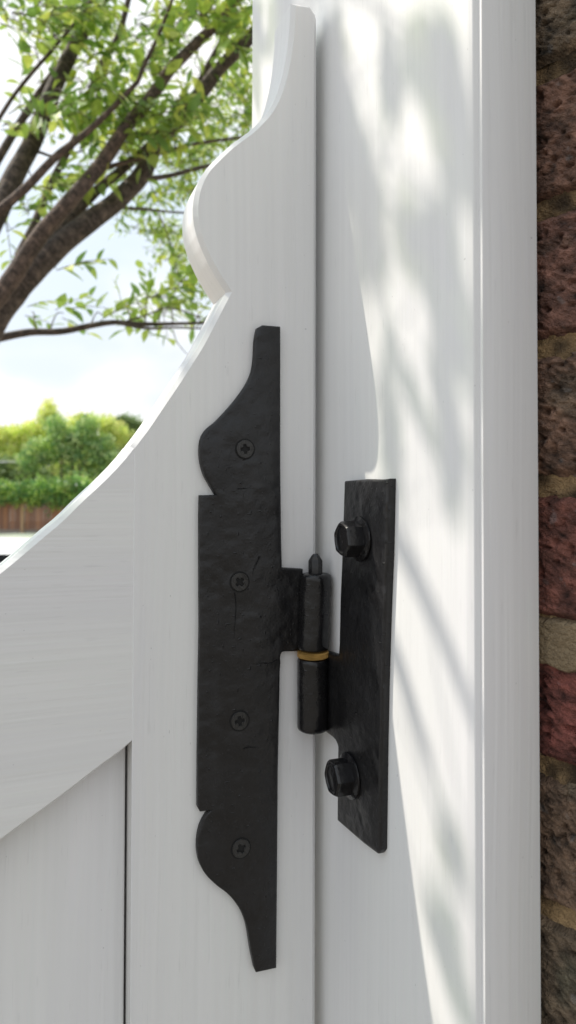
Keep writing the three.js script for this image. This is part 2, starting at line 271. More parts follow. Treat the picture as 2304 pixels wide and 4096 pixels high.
  const wh = axMid[1] - axM2[1]; wg.translate(0, -axM2[1], 0); wg.scale(1, wh / 0.0034, 1); wg.translate(0, axM2[1], 0);
  part(hinge, 'washer', toCreasedNormals(wg, 0.6), brass);
  const pg = new THREE.LatheGeometry([[0.0001, 0.0140], [0.0018, 0.0139], [0.0026, 0.0131], [0.0048, 0.0098], [0.0053, 0.0088], [0.0053, -0.001], [0.0001, -0.001]].map((p) => new THREE.Vector2(...p)), 7); pg.scale(1.0, 1, 0.95); pg.translate(axTop[0] - 0.0003, axTop[1], zA);
  part(hinge, 'pin', boxUV(toCreasedNormals(pg, 0.5)), ironGloss);
  // screws
  const cross = new THREE.Shape(); cross.absarc(0, 0, 0.0064, 0, Math.PI * 2);
  const hole = new THREE.Path(), a = 0.00105, b = 0.0034, c = 0.0019; [[b, -a], [b, a], [c, a * 1.15], [a * 1.15, c], [a, b], [-a, b], [-a * 1.15, c], [-c, a * 1.15], [-b, a], [-b, -a], [-c, -a * 1.15], [-a * 1.15, -c], [-a, -b], [a, -b], [a * 1.15, -c], [c, -a * 1.15]].forEach((p, i) => i ? hole.lineTo(...p) : hole.moveTo(...p)); hole.closePath(); cross.holes.push(hole);
  const sg = boxUV(toCreasedNormals(new THREE.ExtrudeGeometry(cross, { depth: 0.0003, bevelEnabled: true, bevelThickness: 0.0005, bevelSize: 0.0005, bevelOffset: -0.0005, bevelSegments: 2, curveSegments: 36 }), 0.5));
  const ringG = new THREE.RingGeometry(0.0062, 0.0075, 40), discG = new THREE.CircleGeometry(0.0042, 24);
  [[P3(480, 1024), 0.1], [P3(443, 1935), 0.75], [P5(443, 657), 0.12], [P5(452, 1532), 0.5]].forEach(([p, rot]) => {
    const q = onZ(p[0], p[1], TP), s = part(hinge, 'screw', sg, screwMat); s.position.set(q[0], q[1], TP + 0.0004); s.rotation.z = rot;
    const d = part(s, 'recess', discG, ironDark); d.position.z = -0.0002; const r = part(s, 'countersink', ringG, ironDark); r.position.z = -0.00025;
  });
  // bolts: flange and dished six-sided head, axis along -x
  function hexHead(h, rc, seed) {
    const rad = 72, rows = [[1, 0], [1, h - 0.0024], [0.985, h - 0.0012], [0.93, h - 0.0003], [0.86, h], [0.80, h - 0.0002], [0.74, h - 0.001], [0.5, h - 0.0012], [0.0, h - 0.0013]], pos = [], idx = [];
    rows.forEach(([k, y], i) => { for (let j = 0; j <= rad; j++) { const t = j / rad * Math.PI * 2, w = ((t % (Math.PI / 3)) + Math.PI / 3) % (Math.PI / 3) - Math.PI / 6; let r = 0.866 / Math.cos(w); r = lerp(Math.min(r, 0.985), 0.9, i < 2 ? 0 : i < 4 ? 0.35 : 0.8); pos.push(Math.cos(t) * r * rc * k, y, Math.sin(t) * r * rc * k); } });
    for (let i = 0; i + 1 < rows.length; i++) for (let j = 0; j < rad; j++) { const p = i * (rad + 1) + j, q = p + rad + 1; idx.push(p, q, p + 1, p + 1, q, q + 1); }
    const g = new THREE.BufferGeometry(); g.setAttribute('position', new THREE.Float32BufferAttribute(pos, 3)); g.setIndex(idx); return boxUV(toCreasedNormals(g, 0.55));
  }
  const fl = boxUV(toCreasedNormals(new THREE.LatheGeometry([[0.0001, 0], [0.0144, 0], [0.015, 0.0007], [0.0148, 0.0017], [0.0125, 0.0027], [0.009, 0.0034], [0.0001, 0.0034]].map((p) => new THREE.Vector2(...p)), 56), 0.6));
  const head = hexHead(0.0115, 0.0121);
  [[P4(520, 538), 0.25], [P4(458, 1972), 0.62]].forEach(([p, rot]) => {
    const q = jz(p), g = new THREE.Group(); g.name = 'bolt'; hinge.add(g); g.position.set(XP - 0.0002, q[1], q[0]); g.rotation.set(0, 0, Math.PI / 2);
    const spin = new THREE.Group(); const f = part(g, 'flange', fl, ironGloss), h = part(g, 'bolt_head', head, ironGloss); h.position.y = 0.003; h.rotation.y = rot;
  });
}

// ------------------------------------------------------------------ brick pier beside the frame, splayed toward the viewer
{
  const wall = thing('brick_wall', 'old dark red brick wall with rough faces and sandy mortar beside the white frame', 'brick wall', [XC1 + 0.0022, 0, ZF - 0.012]);
  wall.rotation.y = (90 - 0) * Math.PI / 180 - 20 * Math.PI / 180 - Math.PI;   // local +x runs toward the viewer along the face, local +z is the face normal
  // local frame: x along the face, y up, z out of the face
  wall.rotation.set(0, 0, 0);
  const sp = 20 * Math.PI / 180, ex = new THREE.Vector3(Math.sin(sp), 0, Math.cos(sp)), ez = new THREE.Vector3(-Math.cos(sp), 0, Math.sin(sp)), M = new THREE.Matrix4().makeBasis(ex, new THREE.Vector3(0, 1, 0), ez.clone());
  // ex x ey = ? keep the basis right-handed
  if (ex.clone().cross(new THREE.Vector3(0, 1, 0)).dot(ez) < 0) M.makeBasis(ex.clone().negate(), new THREE.Vector3(0, 1, 0), ez);
  const sgn = ex.clone().cross(new THREE.Vector3(0, 1, 0)).dot(ez) < 0 ? -1 : 1;
  wall.quaternion.setFromRotationMatrix(M);
  const C = 0.075, MT = 0.0095, course0 = (() => { // a mortar joint's height where the photograph shows one
    const y = (ny) => { const r = ray(2180, ny), d = 0.335 / r.dot(FWD); return EYE + r.y * d; }; return (y(1910) + y(1365) - C) / 2; })();
  const bump = texture(512, 512, (u, v) => 0.5 * tnoise(u * 30, v * 40, 30, 40, 3) + 0.35 * tnoise(u * 80, v * 110, 80, 110, 4) + 0.25 * tnoise(u * 200, v * 200, 200, 200, 5), false, 1 / 0.06, 1 / 0.06);
  const bm = new THREE.MeshStandardMaterial({ vertexColors: true, roughness: 0.9, bumpMap: bump, bumpScale: 0.0026 }), mm = new THREE.MeshStandardMaterial({ vertexColors: true, roughness: 0.97, bumpMap: bump, bumpScale: 0.003 });
  const tones = [[0.17, 0.085, 0.065], [0.15, 0.062, 0.05], [0.115, 0.085, 0.065], [0.19, 0.05, 0.045], [0.12, 0.07, 0.055]];
  function face(x0, x1, y0, y1, nx, ny, seed, kind, tone) {      // a rough face with rounded-in edges, backed by a box
    const pos = [], col = [], uv = [], idx = [];
    for (let j = 0; j <= ny; j++) for (let i = 0; i <= nx; i++) {
      const x = lerp(x0, x1, i / nx), y = lerp(y0, y1, j / ny); let z, c;
      if (kind === 'brick') {
        const ed = Math.min(x - x0, x1 - x, y - y0, y1 - y), warp = 0.004 * (fbm(x * 60, y * 60, seed, 3) - 0.5);
        const rd = fbm(x * 300 + seed * 3, (y + x * 0.25 + warp) * 460, seed, 4), big = fbm(x * 45 + 9, y * 45, seed * 1.7, 3), pit = fbm(x * 230, y * 260, seed + 4, 2);
        z = -0.0022 + 0.0036 * (rd - 0.5) + 0.0024 * (big - 0.5) - 0.004 * sstep(0.62, 0.8, pit) - 0.0055 * (1 - sstep(0, 0.0022 + 0.004 * big, ed));
        const k = 0.16 + 1.05 * Math.pow(fbm(x * 130, y * 130, seed + 2, 4) * 1.25, 1.7) + 1.5 * (rd - 0.5) * 0.55 + 0.5 * (fbm(x * 420, y * 420, seed + 31, 2) - 0.5), g = sstep(0.55, 0.75, fbm(x * 40 + 3, y * 60, seed + 7, 3));
        c = tone.map((t, q) => t * Math.max(k, 0.08) * lerp(1, [0.8, 0.95, 0.95][q], g)); const w = sstep(0.70, 0.78, fbm(x * 190, y * 190, seed + 11, 3)); c = c.map((t) => lerp(t, 0.2, w * 0.35));
      } else {
        z = -0.0075 + 0.0035 * (fbm(x * 150, y * 150, seed, 4) - 0.5) + 0.003 * (fbm(x * 25, y * 25, seed + 3, 2) - 0.5);
        const k = 0.55 + 0.8 * fbm(x * 260, y * 260, seed + 5, 3), d = sstep(0.35, 0.6, fbm(x * 50, y * 50, seed + 8, 3)); c = [0.37 * k * d + 0.06, 0.25 * k * d + 0.04, 0.125 * k * d + 0.022];
      }
      pos.push(sgn * x, y, z); col.push(...c); uv.push(x, y);
    }
    for (let j = 0; j < ny; j++) for (let i = 0; i < nx; i++) { const a = j * (nx + 1) + i, b = a + nx + 1; sgn > 0 ? idx.push(a, a + 1, b, a + 1, b + 1, b) : idx.push(a, b, a + 1, a + 1, b, b + 1); }
    const g = new THREE.BufferGeometry(); g.setAttribute('position', new THREE.Float32BufferAttribute(pos, 3)); g.setAttribute('color', new THREE.Float32BufferAttribute(col, 3)); g.setAttribute('uv', new THREE.Float32BufferAttribute(uv, 2)); g.setIndex(idx); g.computeVertexNormals(); return g;
  }
  const first = Math.ceil((0.02 - course0) / C), LEN = 0.225, mort = [];
  for (let k = first; course0 + k * C < 2.38; k++) {
    const y0 = course0 + k * C + MT / 2, y1 = y0 + C - MT, seen = y0 > 1.32 && y1 < 2.2, rn = rng(k + 500), tone = seen ? [[0.25, 0.145, 0.098], [0.26, 0.13, 0.095], [0.27, 0.145, 0.1], [0.24, 0.175, 0.115], [0.25, 0.16, 0.105], [0.29, 0.095, 0.075], [0.27, 0.105, 0.078]][((k % 7) + 7) % 7] : tones[Math.floor(rn() * 5)];
    const cut = k % 2 ? 0.105 : 0.2175;
    for (const [a, b] of k % 2 ? [[-0.02, cut - 0.005], [cut + 0.005, LEN]] : [[-0.02, LEN]]) {
      const dense = seen && a < 0;
      const fg = dense ? face(a, b > 0.11 ? b : b, y0, y1, b > 0.12 ? 230 : 130, 100, k * 1.37 + a, 'brick', tone) : face(a, b, y0, y1, 6, 4, k * 1.37 + a, 'brick', tone);
      const back = box(b - a, y1 - y0, 0.09, sgn * (a + b) / 2, (y0 + y1) / 2, -0.0555); const bc = new Float32Array(back.attributes.position.count * 3); for (let q = 0; q < bc.length; q++) bc[q] = tone[q % 3]; back.setAttribute('color', new THREE.BufferAttribute(bc, 3));
      part(wall, 'brick', mergeGeometries([fg.toNonIndexed(), back.toNonIndexed()]), bm);
    }
    mort.push(seen ? face(-0.02, LEN - 0.004, y0 - MT - 0.004, y0 + 0.004, 150, 18, k * 2.1, 'mortar') : face(-0.02, LEN - 0.004, y0 - MT - 0.004, y0 + 0.004, 6, 2, k * 2.1, 'mortar'));
    if (k % 2) mort.push(face(cut - 0.009, cut + 0.009, y0 - 0.003, y1 + 0.003, 4, 8, k * 2.1 + 1, 'mortar'));
  }
  part(wall, 'mortar', mergeGeometries(mort), mm);
  { // old mortar smeared over the joint and the brick below it
    const ys = (() => { const q = ray(2180, 2470), d = 0.335 / q.dot(FWD); return EYE + q.y * d; })(), yj = course0 + Math.round((ys - course0) / C) * C;
    const nx = 110, ny = 70, pos = [], col = [], uv = [], idx = [];
    for (let j = 0; j <= ny; j++) for (let i = 0; i <= nx; i++) {
      const x = lerp(-0.015, 0.075, i / nx), y = lerp(yj - 0.030, yj + 0.008, j / ny), lo = yj - 0.021 + 0.012 * (fbm(x * 90, 3, 8, 3) - 0.5), hi = yj + 0.0045 + 0.003 * (fbm(x * 120, 9, 2, 3) - 0.5), e = Math.min(y - lo, hi - y);
      const z = e < -0.003 ? -0.012 : lerp(-0.012, -0.0002 + 0.0022 * (fbm(x * 60, y * 90, 5, 3) - 0.5) + 0.0012 * (fbm(x * 300, y * 300, 6, 2) - 0.5), sstep(-0.003, 0.0012, e)), k = 0.7 + 0.45 * fbm(x * 120, y * 120, 12, 4);
      pos.push(sgn * x, y, z); col.push(0.30 * k, 0.225 * k, 0.135 * k); uv.push(x, y);
    }
    for (let j = 0; j < ny; j++) for (let i = 0; i < nx; i++) { const a = j * (nx + 1) + i, b = a + nx + 1; sgn > 0 ? idx.push(a, a + 1, b, a + 1, b + 1, b) : idx.push(a, b, a + 1, a + 1, b, b + 1); }
    const g = new THREE.BufferGeometry(); g.setAttribute('position', new THREE.Float32BufferAttribute(pos, 3)); g.setAttribute('color', new THREE.Float32BufferAttribute(col, 3)); g.setAttribute('uv', new THREE.Float32BufferAttribute(uv, 2)); g.setIndex(idx); g.computeVertexNormals();
    part(wall, 'mortar_smear', g, mm).userData.label = 'pale mortar smeared over a brick';
  }
  // core of the wall, running on to the right
  const core = box(0.22, 2.38, 0.5, sgn * (LEN / 2 - 0.02), 1.19, -0.35); { const bc = new Float32Array(core.attributes.position.count * 3); for (let q = 0; q < bc.length; q++) bc[q] = [0.13, 0.07, 0.055][q % 3]; core.setAttribute('color', new THREE.BufferAttribute(bc, 3)); }
  part(wall, 'wall_core', core, bm);
}

// ------------------------------------------------------------------ the cherry tree over the gate
const barkMap = texture(512, 512, (u, v) => { const a = tnoise(u * 8, v * 24, 8, 24, 81), b = tnoise(u * 40, v * 60, 40, 60, 82), l = tnoise(u * 5, v * 90, 5, 90, 83); const k = 0.42 + 0.25 * (a - 0.5) + 0.25 * (b - 0.5) + (l > 0.8 ? 0.12 : 0); return [k, k * 0.9, k * 0.82]; }, true, 1 / 0.4, 1 / 0.4);
const bark = (r, g, b) => new THREE.MeshStandardMaterial({ color: new THREE.Color().setRGB(r, g, b), map: barkMap, roughness: 0.85, bumpMap: barkMap, bumpScale: 0.006 });
const barkGrey = bark(0.52, 0.50, 0.49), barkRed = bark(0.56, 0.49, 0.46);
function leafGeo(len, wid, curl) {                                           // ovate leaf folded on its midrib, tip along +y
  const rows = [[0, 0.0], [0.18, 0.62], [0.42, 1.0], [0.68, 0.74], [0.86, 0.34], [1, 0.0]], pos = [], idx = [];
  rows.forEach(([t, w]) => { const z = -curl * len * t * t; for (const s of [-1, 0, 1]) pos.push(s * w * wid / 2, t * len, z + (s ? 0.14 * w * wid : 0)); });
  for (let i = 0; i + 1 < rows.length; i++) for (let k = 0; k < 2; k++) { const a = i * 3 + k, b = a + 3; idx.push(a, a + 1, b, a + 1, b + 1, b); }
  const g = new THREE.BufferGeometry(); g.setAttribute('position', new THREE.Float32BufferAttribute(pos, 3)); g.setIndex(idx); g.computeVertexNormals(); return g;
}
const leafMat = (r, g, b, t = 0.5) => new THREE.MeshPhysicalMaterial({ color: new THREE.Color().setRGB(r, g, b), roughness: 0.62, transmission: t, thickness: 0, side: THREE.DoubleSide, specularIntensity: 0.5 });
const leafMats = [leafMat(0.33, 0.48, 0.09, 0.6), leafMat(0.44, 0.57, 0.11, 0.6), leafMat(0.20, 0.34, 0.07, 0.58), leafMat(0.60, 0.68, 0.14, 0.62)];
{
  const tree = thing('cherry_tree', 'tall broad-leaved tree whose slanting branches fill the sky above the gate', 'tree');
  const R1 = (x, y, d) => atDepth(x / 1.2578, y / 1.2578, d), K = 1 / 1.2578 / 4 / F;      // r1 pixels to metres per metre of depth
  const samples = [];
  function limb(name, pts, w0, w1, mat, seed, rad = 12) {
    const P = pts.map((p) => R1(p[0], p[1], p[2])), dm = pts.reduce((s, p) => s + p[2], 0) / pts.length, g = tube(P, w0 * 0.9 * K * dm / 2, w1 * 0.9 * K * dm / 2, Math.max(14, pts.length * 7), rad, seed, 0.07);
    part(tree, name, g, mat); const c = new THREE.CatmullRomCurve3(P, false, 'centripetal'); c.getSpacedPoints(30).forEach((p) => samples.push(p)); return P;
  }
  const fork = R1(-760, 2450, 2.65), base = new THREE.Vector3(fork.x - 0.12, 0, fork.z - 0.05);
  part(tree, 'trunk', tube([base.clone().setY(-0.05), new THREE.Vector3(base.x + 0.02, 0.7, base.z), fork.clone().setY(fork.y - 0.1), fork.clone().setY(fork.y + 0.15)], (t) => 0.23 - 0.07 * Math.sqrt(t), 0, 26, 20, 2, 0.1), barkGrey);
  const S0 = [-760, 2450, 2.65];
  limb('branch', [S0, [-420, 2080, 2.7], [-120, 1780, 2.75], [0, 1570, 2.8], [130, 1410, 2.85], [300, 1235, 2.9], [450, 1115, 2.95], [590, 1010, 3.0], [720, 870, 3.05], [790, 720, 3.1], [900, 600, 3.15], [1010, 470, 3.2], [1110, 340, 3.2], [1260, 190, 3.2], [1500, -60, 3.3]], 160, 56, barkGrey, 3, 14);
  limb('branch', [[-300, 1900, 2.62], [-80, 1590, 2.66], [60, 1400, 2.7], [190, 1200, 2.72], [370, 990, 2.75], [520, 810, 2.8], [620, 660, 2.8], [760, 490, 2.85], [850, 360, 2.85], [960, 245, 2.9], [1100, 110, 2.9], [1190, 0, 2.9], [1330, -200, 3.0]], 105, 46, barkRed, 5);
  limb('branch', [[0, 1520, 2.9], [200, 1285, 2.95], [330, 1130, 3.0], [480, 965, 3.05], [600, 865, 3.1], [740, 745, 3.15], [860, 640, 3.3], [960, 520, 3.35], [1020, 385, 3.4], [1100, 235, 3.4], [1190, 60, 3.5]], 62, 34, barkGrey, 7);
  limb('branch', [[-600, 2250, 2.7], [-300, 1700, 2.8], [-110, 1260, 2.85], [0, 1040, 2.9], [80, 870, 2.95], [170, 700, 3.0], [240, 520, 3.0], [325, 330, 3.05], [430, 130, 3.1], [510, -20, 3.1], [600, -200, 3.2]], 150, 62, barkGrey, 11, 14);
  limb('branch', [[-160, 1080, 3.0], [0, 785, 3.05], [100, 620, 3.1], [190, 480, 3.1], [285, 345, 3.1]], 50, 40, barkGrey, 13);
  limb('branch', [[-60, 690, 2.9], [60, 495, 2.9], [145, 385, 2.9], [250, 265, 2.9], [365, 130, 2.95], [480, -30, 3.0]], 24, 17, barkRed, 17, 8);
  limb('branch', [[-260, 1290, 2.55], [0, 1060, 2.6], [130, 945, 2.62], [280, 790, 2.64], [420, 680, 2.66], [560, 550, 2.68], [690, 415, 2.7]], 62, 26, barkRed, 19, 10);
  limb('branch', [[690, 415, 2.7], [725, 330, 2.7], [790, 195, 2.7], [865, 0, 2.7], [900, -120, 2.7]], 25, 16, barkRed, 21, 8);
  limb('branch', [[90, 1290, 3.3], [180, 1110, 3.35], [240, 960, 3.4], [310, 820, 3.4], [385, 680, 3.45], [435, 520, 3.5], [500, 340, 3.5], [590, 190, 3.5], [645, 0, 3.5], [670, -150, 3.6]], 44, 30, barkGrey, 23, 8);
  limb('branch', [[520, 850, 2.82], [700, 795, 2.9], [850, 760, 3.0], [1000, 720, 3.1], [1230, 690, 3.2], [1500, 640, 3.3]], 27, 10, barkRed, 25, 8);
  limb('branch', [[690, 905, 3.0], [850, 885, 3.2], [980, 850, 3.3], [1100, 825, 3.4], [1400, 760, 3.6]], 30, 14, barkGrey, 27, 8);
  limb('branch', [[560, 1040, 3.0], [750, 1055, 3.3], [920, 1070, 3.5], [1100, 1060, 3.7]], 18, 9, barkGrey, 29, 8);
  limb('branch', [[-700, 2150, 2.65], [-420, 1850, 2.8], [-150, 1740, 3.0], [0, 1700, 3.05], [150, 1672, 3.1], [300, 1668, 3.1], [450, 1640, 3.1], [570, 1622, 3.1], [720, 1630, 3.15], [1050, 1622, 3.2], [1250, 1600, 3.3]], 70, 9, barkGrey, 31, 10);
  limb('branch', [[570, 1622, 3.1], [750, 1652, 3.1], [880, 1648, 3.12], [1060, 1655, 3.15]], 20, 8, barkGrey, 33, 8);
  limb('branch', [[640, 1615, 3.1], [720, 1590, 3.1], [850, 1550, 3.1], [950, 1575, 3.1], [1040, 1610, 3.1]], 11, 5, barkGrey, 35, 6);
  limb('branch', [[870, 1660, 3.1], [890, 1720, 3.1], [930, 1770, 3.1], [960, 1800, 3.1]], 6, 3, barkGrey, 37, 6);
  limb('branch', [[130, 780, 3.0], [190, 765, 3.0], [260, 785, 3.0], [420, 760, 3.1]], 20, 9, barkRed, 39, 6);

  const leaves = [], twigs = [], rn = rng(77), gauss = () => (rn() + rn() + rn() - 1.5) / 0.75;
  const inCorridor = (p) => { const s = (XJB - p.x) / SUN.x * -1; const t = (XJB - p.x) / -SUN.x, y = p.y - SUN.y * t, z = p.z - SUN.z * t; return t > 0 && y > 1.15 && y < 2.35 && z > -0.28 && z < 0.26; };
  function spray(p, dir, len, n, size, mat, near, force) {                        // a twig with leaves set alternately along it
    const side = new THREE.Vector3().crossVectors(dir, new THREE.Vector3(rn() - 0.5, rn() - 0.5, rn() - 0.5)).normalize(), end = p.clone().addScaledVector(dir, len).add(new THREE.Vector3(0, -len * 0.12, 0));
    const mid = p.clone().lerp(end, 0.5).add(new THREE.Vector3(0, len * 0.06, 0));
    if (!force && (inCorridor(p) || inCorridor(end))) return;
    twigs.push(tube([p, mid, end], 0.0022, 0.001, 4, 5, 1, 0));
    for (let k = 0; k < n; k++) {
      const t = (k + 0.6) / n, q = p.clone().lerp(end, t), s = k % 2 ? 1 : -1, d = dir.clone().multiplyScalar(0.6).addScaledVector(side, s * 0.9).add(new THREE.Vector3((rn() - 0.5) * 0.5, (rn() - 0.6) * 0.6, (rn() - 0.5) * 0.5)).normalize();
      const up = new THREE.Vector3((rn() - 0.5) * 1.3, 1, (rn() - 0.5) * 1.3 + 0.25).normalize(), x = new THREE.Vector3().crossVectors(d, up).normalize(), z = new THREE.Vector3().crossVectors(x, d), m = new THREE.Matrix4().makeBasis(x, d, z);
      leaves.push({ m: m.setPosition(q).multiply(new THREE.Matrix4().makeScale(size * (0.55 + 0.65 * rn()), size * (0.55 + 0.75 * rn()), size)), mat: mat ?? Math.floor(rn() * 3.4), near });
    }
  }
  function cluster(x, y, d, rx, ry, n, size, spread = 0.25) {
    const c = R1(x, y, d); let best = null, bd = 9; for (const s of samples) { const e = s.distanceTo(c); if (e < bd) { bd = e; best = s; } }
    if (bd > 0.05 && bd < 0.9) twigs.push(tube([best, best.clone().lerp(c, 0.5).add(new THREE.Vector3(0, 0.04, 0)), c], 0.0035, 0.002, 8, 6, x, 0.05));
    for (let k = 0; k < n; k++) { const p = R1(x + gauss() * rx * 0.6, y + gauss() * ry * 0.6, d + (rn() - 0.5) * spread * 2), dir = new THREE.Vector3(0.5 + gauss() * 0.6, 0.25 + gauss() * 0.5, gauss() * 0.6).normalize(); spray(p, dir, 0.14 + 0.1 * rn(), 5 + Math.floor(rn() * 3), size, undefined, d); }
  }
  // near leaves, set along the big branches
  const near = [[60, 60, 2.6, 130, 90, 14], [230, 70, 2.6, 130, 110, 22], [400, 40, 2.7, 110, 70, 14], [130, 240, 2.6, 60, 50, 3], [320, 190, 2.7, 110, 60, 8], [700, 130, 2.6, 70, 80, 9], [960, 60, 2.6, 120, 80, 20], [1120, 60, 2.7, 110, 80, 14], [1060, 170, 2.7, 90, 50, 7], [450, 330, 2.7, 110, 50, 8], [330, 480, 2.6, 100, 60, 10], [470, 450, 2.7, 130, 70, 16], [250, 590, 2.6, 70, 40, 5], [350, 590, 2.7, 110, 50, 9], [690, 330, 2.6, 80, 60, 7], [560, 540, 2.65, 110, 70, 14], [640, 600, 2.7, 110, 60, 8], [880, 490, 2.7, 90, 70, 9], [800, 560, 2.7, 80, 60, 8], [720, 690, 2.65, 120, 50, 12], [850, 640, 2.7, 90, 50, 8], [620, 760, 2.7, 90, 50, 7], [460, 700, 2.7, 110, 60, 8], [630, 860, 2.7, 50, 30, 3], [300, 930, 2.7, 110, 50, 9], [180, 960, 2.8, 100, 60, 8], [130, 1070, 2.8, 60, 40, 4], [40, 1170, 2.7, 50, 40, 4], [280, 1350, 2.6, 50, 20, 2], [10, 640, 2.8, 60, 60, 4], [70, 560, 2.8, 50, 40, 2], [190, 420, 2.8, 60, 50, 2], [160, 1570, 3.0, 60, 40, 3], [320, 1575, 3.0, 70, 45, 4], [520, 1590, 3.05, 70, 25, 3], [620, 1560, 3.0, 70, 40, 5], [740, 1500, 3.0, 90, 60, 12], [850, 1480, 3.05, 90, 50, 8], [800, 1560, 3.05, 80, 40, 7], [980, 1630, 3.1, 40, 30, 2], [1010, 1650, 3.1, 30, 20, 2], [900, 1400, 3.1, 60, 40, 5], [980, 330, 2.8, 100, 70, 7], [1170, 250, 2.8, 70, 70, 5]];
  near.push([560, -160, 2.9, 160, 90, 14], [900, -160, 2.9, 180, 90, 16], [1300, -180, 3.0, 160, 110, 16], [1480, -60, 3.2, 120, 120, 12], [1480, 640, 3.2, 140, 120, 12], [1450, 380, 3.3, 120, 120, 10], [320, -220, 3.0, 200, 110, 14]);
  for (const c of near) cluster(c[0], c[1], c[2] + 0.3, c[3] * 1.05, c[4], Math.max(2, Math.round(c[5] * 0.75)), 0.082);
  // the finer, farther half of the crown
  const far = [[1120, 640, 4.8, 170, 120, 42], [980, 760, 5, 170, 90, 38], [860, 830, 4.8, 140, 80, 26], [1180, 480, 4.6, 120, 110, 24], [1090, 430, 4.4, 110, 90, 16], [900, 960, 4.8, 160, 70, 30], [760, 1000, 4.6, 130, 60, 18], [700, 1160, 4.8, 90, 50, 12], [820, 1180, 5, 110, 70, 20], [800, 1280, 5, 90, 70, 12], [880, 1330, 4.8, 70, 60, 14], [930, 1220, 5, 60, 80, 10], [1180, 350, 4.4, 90, 80, 12], [620, 1060, 4.4, 70, 30, 5], [560, 660, 4.6, 180, 120, 30], [420, 820, 4.6, 120, 70, 14], [200, 200, 4.4, 160, 120, 22], [600, 240, 4.6, 150, 120, 18], [820, 180, 4.6, 140, 120, 24], [720, 560, 4.6, 160, 120, 24], [300, 60, 4.4, 200, 80, 24], [1000, 600, 4.6, 120, 80, 22], [1230, 620, 4.6, 80, 150, 20]];
  for (const c of far) cluster(c[0], c[1], c[2], c[3], c[4], Math.round(c[5] * 1.0), 0.06, 0.5);
  // a limb that hangs over the gate to the left, above the frame of the picture; its leaves dapple the lining
  const sunAt = (nx, ny, dist, X = XJB) => { const q = onX(nx, ny, X); return new THREE.Vector3(X, q[1], q[0]).addScaledVector(SUN, dist); };
  const DD = 1.6 / 1;
  const over = [fork.clone(), new THREE.Vector3(-0.9, 2.7, -2.1), new THREE.Vector3(-1.05, 3.25, -1.45), new THREE.Vector3(-0.95, 3.5, -1.0), new THREE.Vector3(-0.62, 3.62, -0.78)];
  part(tree, 'branch', tube(over, 0.07, 0.012, 30, 10, 41, 0.07), barkGrey);
  const shade = [ // where leaf shade lies on the lining and the gate's edge (photograph pixels of the 1449-wide view), how many leaves, their size
    [884, 326, 2, 0.045], [884, 396, 2, 0.045], [898, 466, 2, 0.045], [913, 554, 2, 0.045], [930, 630, 2, 0.045], [878, 676, 2, 0.045], [954, 670, 1, 0.042], [971, 233, 1, 0.042], [1047, 175, 1, 0.042], [1129, 117, 2, 0.045], [1152, 251, 2, 0.045], [1164, 350, 1, 0.042], [1146, 443, 2, 0.045], [1100, 560, 2, 0.045], [1012, 560, 1, 0.042], [1123, 670, 2, 0.045], [1129, 775, 1, 0.042], [1135, 857, 2, 0.045], [1123, 933, 1, 0.042], [977, 863, 1, 0.03], [965, 956, 1, 0.03], [1035, 985, 1, 0.042], [1123, 1049, 2, 0.045], [1140, 1143, 2, 0.045], [977, 1125, 2, 0.045], [1152, 1213, 1, 0.042], [1130, 2140, 2, 0.036], [1110, 2330, 1, 0.045], [1150, 2480, 1, 0.05], [983, 192, 2, 0.045], [1059, 111, 1, 0.042], [1111, 245, 2, 0.045], [954, 525, 2, 0.045], [1070, 612, 2, 0.045], [640, 40, 2, 0.05], [660, 110, 2, 0.05], [650, 190, 1, 0.05], [700, 20, 2, 0.05], [720, 50, 6, 0.06, 0.187], [712, 110, 6, 0.06, 0.185], [700, 160, 6, 0.06, 0.182], [685, 220, 5, 0.06, 0.178], [668, 270, 3, 0.05, 0.174], [650, 305, 2, 0.05, 0.168]];
  for (const [x, y, n, size, plane] of shade) for (let k = 0; k < n; k++) {
    const p = sunAt((x + gauss() * 12) * 1.59, (y + gauss() * 22) * 1.59, 1.5 + 0.35 * rn(), plane), d = new THREE.Vector3(gauss(), gauss() * 0.6 - 0.3, gauss()).normalize(), zx = SUN.clone().add(new THREE.Vector3(gauss() * 0.4, gauss() * 0.4, gauss() * 0.4)).normalize(), xx = new THREE.Vector3().crossVectors(d, zx).normalize(), dd = new THREE.Vector3().crossVectors(zx, xx);
    leaves.push({ m: new THREE.Matrix4().makeBasis(xx, dd, zx).setPosition(p.addScaledVector(dd, -size / 2)).multiply(new THREE.Matrix4().makeScale(size, size, size)), mat: Math.floor(rn() * 3), near: 9 });
    const hang = over[4].clone().lerp(over[3], rn()); twigs.push(tube([hang, hang.clone().lerp(p, 0.5).add(new THREE.Vector3(0, 0.05, 0)), p], 0.0016, 0.0008, 6, 5, 1, 0));
  }
  for (const [x, y, n] of [[40, 1700, 3], [130, 1620, 3], [230, 1540, 2], [330, 1450, 2], [470, 1320, 1], [620, 1190, 1], [1340, 180, 2], [1390, 90, 2]]) for (let k = 0; k < n; k++) {
    const q = onZ(x / 1.61, 1200 + y / 1.61, -0.02), p = new THREE.Vector3(q[0], q[1], -0.02).addScaledVector(SUN, 1.5 + 0.4 * rn()).add(new THREE.Vector3(gauss() * 0.02, gauss() * 0.02, gauss() * 0.02)), z = SUN.clone().add(new THREE.Vector3(gauss() * 0.4, gauss() * 0.4, gauss() * 0.4)).normalize(), xx = new THREE.Vector3().crossVectors(new THREE.Vector3(gauss(), 0.2, gauss()).normalize(), z).normalize(), dd = new THREE.Vector3().crossVectors(z, xx);
    leaves.push({ m: new THREE.Matrix4().makeBasis(xx, dd, z).setPosition(p).multiply(new THREE.Matrix4().makeScale(0.055, 0.055, 0.055)), mat: 2, near: 9 });
